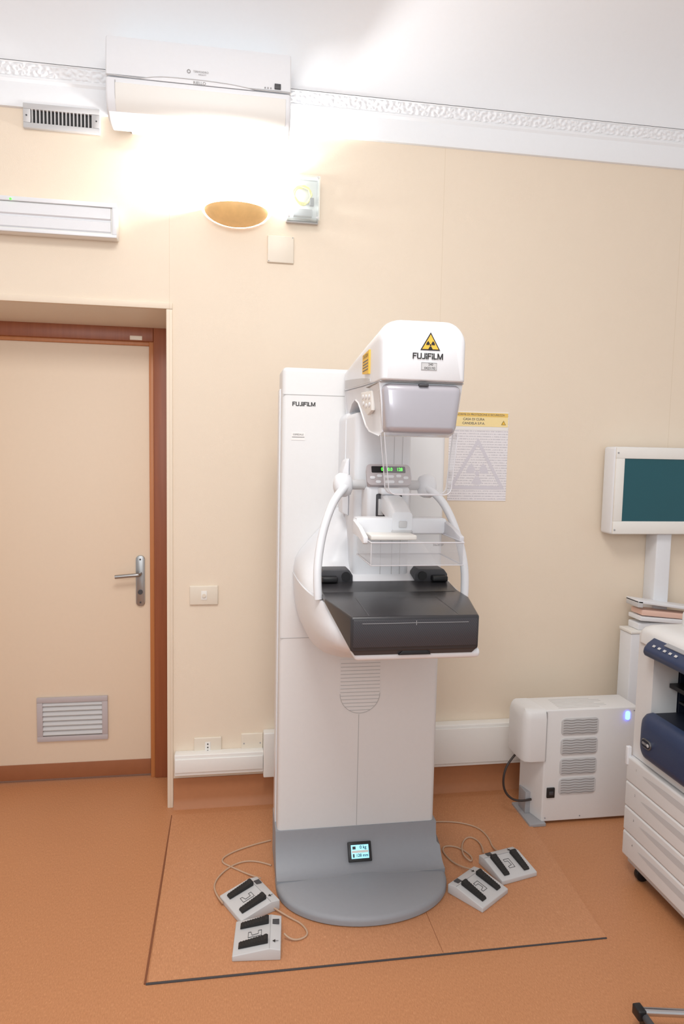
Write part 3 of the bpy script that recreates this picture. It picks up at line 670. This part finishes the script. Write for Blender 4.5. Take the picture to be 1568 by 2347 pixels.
def cable(pts,label,m='cable',r=.0032):
    o=tube('floor_cable',[(p[0],p[1],(p[2] if len(p)>2 else r)+G) for p in pts],r,m,None,label=label);o['category']='cable';return o
cable([(.168,-.33),(.10,-.35),(.0,-.40),(-.035,-.45),(.02,-.50),(.09,-.56),(.115,-.60,.02)],'beige cable curling over the floor to a foot switch')
cable([(.160,-.50),(.10,-.455),(.02,-.47),(-.045,-.55),(-.055,-.63),(-.02,-.71,.012)],'beige cable looping around a foot switch')
cable([(.155,-.76,.012),(.20,-.80),(.245,-.84),(.262,-.90),(.20,-.92),(.178,-.90,.02)],'beige cable loop beside the foot plate')
cable([(.80,-.28),(.92,-.27),(1.04,-.33),(1.06,-.42),(1.045,-.50),(1.05,-.55,.02)],'beige cable running from the machine to a foot switch')
cable([(.91,-.65,.02),(.865,-.60),(.835,-.50),(.855,-.455),(.91,-.47),(.945,-.54),(.925,-.59,.008),(.905,-.53,.010),(.94,-.435),(.985,-.40),(1.015,-.46),(.99,-.54,.016)],'coiled beige cable behind the foot switches')
# ------------------------------------------------------------------ low vented power unit
pu=thing('power_unit',(1.5,-.27,0),'low white vented power cabinet on the floor with a blue light','power unit')
prism('cabinet_body',[(1.325,-.345),(1.75,-.345),(1.75,-.19),(1.285,-.19)],'z',.012,.506,'printer',.006,pu)
cv=[]
for z,s in((.285,0),(.292,-.003),(.47,-.003),(.492,.006),(.504,.018),(.509,.034)):
    P=[(1.325,-.352+s*.6),(1.262,-.351+s*.6),(1.238,-.343+s*.6),(1.228+s*.6,-.32+s*.3),(1.226+s*.7,-.28),(1.226+s*.7,-.20),(1.30,-.20)]
    cv.append([(p[0],p[1],z) for p in P])
loft('side_cover',cv,'printer',pu,smooth=60,label='white rounded side cover')
box('cover_seam',1.3255,1.3275,-.3535,-.345,.286,.500,'mgrey',0,pu)
box('floor_bracket',1.265,1.34,-.36,-.17,.0,.014,'mgrey',.002,pu,label='grey steel floor bracket')
box('side_bracket',1.283,1.315,-.27,-.20,.014,.11,'mgrey',.002,pu)
for zc in(.431,.343,.254,.167):
    vg=prism('vent_grille',rr2(1.396,1.566,zc-.037,zc+.037,.016),'y',-.348,-.343,'lgrey',.001,pu,bevall=False)
    bm=bmesh.new()
    for i in range(6):
        z=zc-.028+i*.0113;pv=None
        for k in range(25):
            x=1.404+k*.154/24;zz=z+.0014*math.sin(k*.8)
            cur=[bm.verts.new((x,-.3502,zz-.0016)),bm.verts.new((x,-.3502,zz+.0016))]
            if pv:bm.faces.new([pv[0],cur[0],cur[1],pv[1]])
            pv=cur
    finish(bm,'grille_slots','slot',vg,0)
prism('status_light',rr2(1.690,1.710,.450,.488,.008),'y',-.350,-.344,'blue',.001,pu,bevall=False,label='glowing blue status light')
box('power_inlet',1.342,1.378,-.352,-.343,.12,.165,'ink',.003,pu,label='black mains inlet')
box('inlet_switch',1.35,1.37,-.355,-.35,.135,.15,'dgrey',.001,pu)
for p in((1.34,.03),(1.5,.03),(1.73,.03),(1.73,.49)):cyl('screw',(p[0],-.346,p[1]),.003,.003,'y','mgrey',pu,n=12)
bm=bmesh.new()
for i in range(7):addbox(bm,1.39,1.62 if i%3 else 1.58,-.325+i*.016,-.322+i*.016,.506,.5064)
finish(bm,'printed_notice','seam',pu)
tube('power_cable',[(1.26,-.24,.29),(1.21,-.25,.25),(1.18,-.26,.19),(1.185,-.26,.12),(1.22,-.27,.08),(1.27,-.28,.075),(1.31,-.275,.08)],.005,'cablek',pu,label='dark power cable')
# ------------------------------------------------------------------ cabinet with small printer behind
cbn=thing('storage_cabinet',(1.95,-.09,0),'tall narrow white cabinet against the wall','cabinet')
box('cabinet_body',1.815,2.35,-.16,-.065,.0,.775,'white',.005,cbn);box('cabinet_top',1.81,2.355,-.165,-.065,.776,.79,'warmwhite',.003,cbn)
pt=thing('document_tray',(2.0,-.12,.79),'white slanted paper trays holding pinkish sheets on the cabinet','paper tray')
box('tray_base',1.85,2.3,-.155,-.07,.79,.822,'white',.006,pt)
def slab(name,x0,x1,z0,z1,t,m,y0=-.17,y1=-.07):
    return prism(name,[(x0,z0),(x1,z1),(x1,z1+t),(x0,z0+t)],'y',y0,y1,m,.003,pt)
slab('lower_tray',1.85,2.25,.838,.80,.02,'white');slab('paper_stack',1.86,2.24,.862,.822,.025,'pink',-.165,-.075);slab('upper_tray',1.835,2.25,.92,.86,.014,'white');slab('upper_tray_edge',1.835,1.86,.90,.898,.03,'lgrey')
# ------------------------------------------------------------------ wall display
dp=thing('wall_display',(1.95,-.08,.8),'white framed wall display with dark teal glass','display')
box('display_housing',1.712,2.36,-.115,-.02,1.228,1.628,'white',.012,dp)
boxes('display_bezel',[(1.716,2.355,-.124,-.114,1.575,1.625),(1.716,2.355,-.124,-.114,1.232,1.290),(1.716,1.758,-.124,-.114,1.29,1.575),(2.29,2.355,-.124,-.114,1.29,1.575)],'warmwhite',dp,bev=.002)
box('teal_screen',1.756,2.30,-.119,-.112,1.288,1.577,'teal',0,dp,label='dark teal glass screen')
box('display_post',1.962,2.038,-.09,0,.795,1.23,'white',.006,dp)
for z in(1.25,1.60):cyl('screw',(1.724,-.1245,z),.004,.003,'y','mgrey',dp,n=12)
# ------------------------------------------------------------------ copier
cp_=thing('photocopier',(1.8,-1.0,0),'large white and navy office photocopier with four paper drawers','photocopier')
boxes('main_body',[(1.50,2.1,-1.36,-.705,.466,.655),(1.50,1.60,-.80,-.705,.655,.88),(1.60,2.1,-.74,-.705,.655,.88),(1.74,2.1,-1.36,-.74,.655,.88),(1.50,1.74,-1.36,-1.30,.655,.88),(1.50,2.1,-1.36,-.705,.88,.930),(1.52,2.1,-1.36,-.707,.07,.466)],'printer',cp_)
boxes('output_bay',[(1.733,1.7395,-1.299,-.808,.663,.871),(1.604,1.733,-.808,-.745,.663,.871),(1.505,1.733,-1.299,-.801,.8715,.8795),(1.505,1.733,-1.299,-.801,.6555,.6625)],'navyd',cp_,label='dark navy paper output bay')
boxes('bay_rails',[(1.56,1.732,-1.28,-.81,.76,.775),(1.60,1.732,-1.28,-.81,.70,.708)],'black',cp_)
dv=[]
for x,i,zb,zt_ in((1.4995,0,.50,.672),(1.482,.001,.502,.670),(1.468,.008,.510,.662),(1.459,.020,.522,.648),(1.455,.036,.54,.63)):
    dv.append([(x,p[0],p[1]) for p in rr2(-1.335+i,-.788-i,zb,zt_,.035)])
loft('front_door',dv,'navy',cp_,smooth=60,label='navy blue rounded front door')
bd=prism('brand_badge',rr2(-.882,-.828,.558,.590,.0155),'x',1.449,1.457,'steel',.001,cp_,bevall=False,label='pill-shaped silver badge')
prism('badge_face',rr2(-.879,-.831,.561,.587,.0125),'x',1.4475,1.450,'navyd',parent=bd)
text('XEROX',.0125,(1.4472,-.850,.5740),'lgrey',bd,right=(0,-1,0),sx=.7,bold=.01);cyl('badge_ball',(1.4475,-.870,.574),.006,.002,'x','lgrey',bd)
pv=[]
for x,z0,z1,i in((1.56,.885,.968,0),(1.50,.878,.945,0),(1.47,.878,.925,.002),(1.455,.882,.912,.008),(1.450,.888,.904,.014)):
    pv.append([(x,p[0],p[1]) for p in rr2(-1.34+i,-.795-i,z0,z1,.010)])
loft('operator_panel',pv,'navy',cp_,smooth=60,label='navy operator panel')
for i in range(5):
    y=-.84-.03*i
    loft('panel_button',[[(1.4690,y,.9262),(1.4690,y-.012,.9262),(1.4625,y-.012,.9204),(1.4625,y,.9204)],[(1.4675,y,.9275),(1.4675,y-.012,.9275),(1.4610,y-.012,.9217),(1.4610,y,.9217)]],'lgrey',cp_)
loft('panel_screen',[[(1.530,-.88,.9570),(1.530,-1.02,.9570),(1.480,-1.02,.9330),(1.480,-.88,.9330)],[(1.529,-.88,.9600),(1.529,-1.02,.9600),(1.479,-1.02,.9360),(1.479,-.88,.9360)]],'mgrey',cp_)
fa=[]
for z,i in((.905,0),(.945,.002),(.958,.010),(.968,.024),(.974,.045)):
    fa.append([(p[0],p[1],z) for p in rr2(1.492+i,2.10,-1.361,-.700-i,.03)])
loft('top_fairing',fa,'printer',cp_,smooth=60)
box('scanner_unit',1.62,2.1,-1.355,-.76,.95,1.035,'printer',.02,cp_,seg=5)
box('document_feeder',1.66,2.1,-1.35,-.93,1.035,1.14,'white',.03,cp_,seg=5);box('feeder_seam',1.658,1.70,-1.345,-.94,1.048,1.054,'dgrey',0,cp_)
for i in range(4):
    z1=.463-i*.0965;z0=z1-.0945
    d=prism('paper_drawer',[(1.53,z0),(1.483,z0),(1.480,z0+.006),(1.480,z1-.006),(1.483,z1),(1.53,z1)],'y',-1.36,-.703,'printer',.0015,cp_)
    bm=bmesh.new();L=[]
    for k in range(25):
        f=k/24;y=-.80-f*.46;h=.013*math.sin(math.pi*f)**.6;zc=z1-.034
        L.append(((1.4792,y,zc-h),(1.4792,y,zc+h*.8)))
    R=[[bm.verts.new(p) for p in q] for q in L]
    for a,b in zip(R,R[1:]):bm.faces.new([a[0],b[0],b[1],a[1]])
    finish(bm,'drawer_handle','lgrey',d,0,label='curved recessed drawer grip')
    text(str(i+1),.012,(1.4795,-.765,z1-.03),'inkg',d,right=(0,-1,0))
box('bottom_skirt',1.50,2.1,-1.36,-.71,.05,.069,'lgrey',.003,cp_)
box('side_latch',1.474,1.492,-.712,-.697,.43,.50,'white',.003,cp_)
for (x,y) in((1.53,-.76),(1.53,-1.28),(2.05,-.76),(2.05,-1.28)):cyl('castor',(x,y,.027),.027,.022,'y','black',cp_,bev=.003)
# ------------------------------------------------------------------ chrome trolley foot
tf=thing('trolley_foot',(1.3,-1.38,0),'chrome tubular trolley leg with black end caps and wheels','trolley')
dx,dy=.012,-.035
tube('chrome_leg',[(1.112+dx,-1.345+dy,.055),(1.75+dx,-1.47+dy,.055)],.011,'chrome',tf,kind='POLY')
box('end_cap',1.098+dx,1.122+dx,-1.365+dy,-1.33+dy,.040,.070,'black',.004,tf)
tube('cross_leg',[(1.118+dx,-1.35+dy,.052),(1.112+dx,-1.85+dy,.052)],.010,'dgrey',tf,kind='POLY')
for x,y in((1.125,-1.36),(1.12,-1.82),(1.73,-1.465)):cyl('wheel',(x+dx,y+dy,.022),.022,.016,'x','black',tf,bev=.003)
# ------------------------------------------------------------------ lights
w=bpy.data.worlds.new('world');sc.world=w;w.use_nodes=True
bg=w.node_tree.nodes['Background'];bg.inputs[0].default_value=(1,.992,.985,1);bg.inputs[1].default_value=.66
def area(name,loc,rot,sx,sy,e,c):
    l=bpy.data.lights.new(name,'AREA');l.shape='RECTANGLE';l.size=sx;l.size_y=sy;l.energy=e;l.color=c
    o=bpy.data.objects.new(name,l);o.location=loc;o.rotation_euler=rot;COL.objects.link(o);return o
area('overhead_fill',(.0,-2.2,3.45),(0,0,0),1.0,1.0,48,(1,.985,.96))  # unseen overhead area light added as general fill
area('front_fill',(-.6,-4.6,2.6),(math.radians(100),0,math.radians(-6)),2.4,1.4,46,(.95,.975,1))  # soft front fill added behind the camera, out of view
l=bpy.data.lights.new('sconce_light','POINT');l.energy=35;l.color=(1,.99,.98);l.shadow_soft_size=.035
o=bpy.data.objects.new('sconce_light',l);o.location=(cx,-.07,2.576);COL.objects.link(o)
# ------------------------------------------------------------------ camera
F,psi,pit,th=1577.3,.16105,.08711,.01961
f=Vector((math.sin(psi)*math.cos(pit),math.cos(psi)*math.cos(pit),-math.sin(pit)))
r0=Vector((math.cos(psi),-math.sin(psi),0));u0=r0.cross(f)
r=math.cos(th)*r0+math.sin(th)*u0;u=-math.sin(th)*r0+math.cos(th)*u0
cam=bpy.data.cameras.new('camera');co=bpy.data.objects.new('camera',cam);COL.objects.link(co)
m=Matrix((( r.x,u.x,-f.x,0),(r.y,u.y,-f.y,-2.9986),(r.z,u.z,-f.z,1.58),(0,0,0,1)));co.matrix_world=m
cam.sensor_fit='VERTICAL';cam.sensor_height=36;cam.lens=F*36/2347;cam.clip_start=.05
sc.camera=co
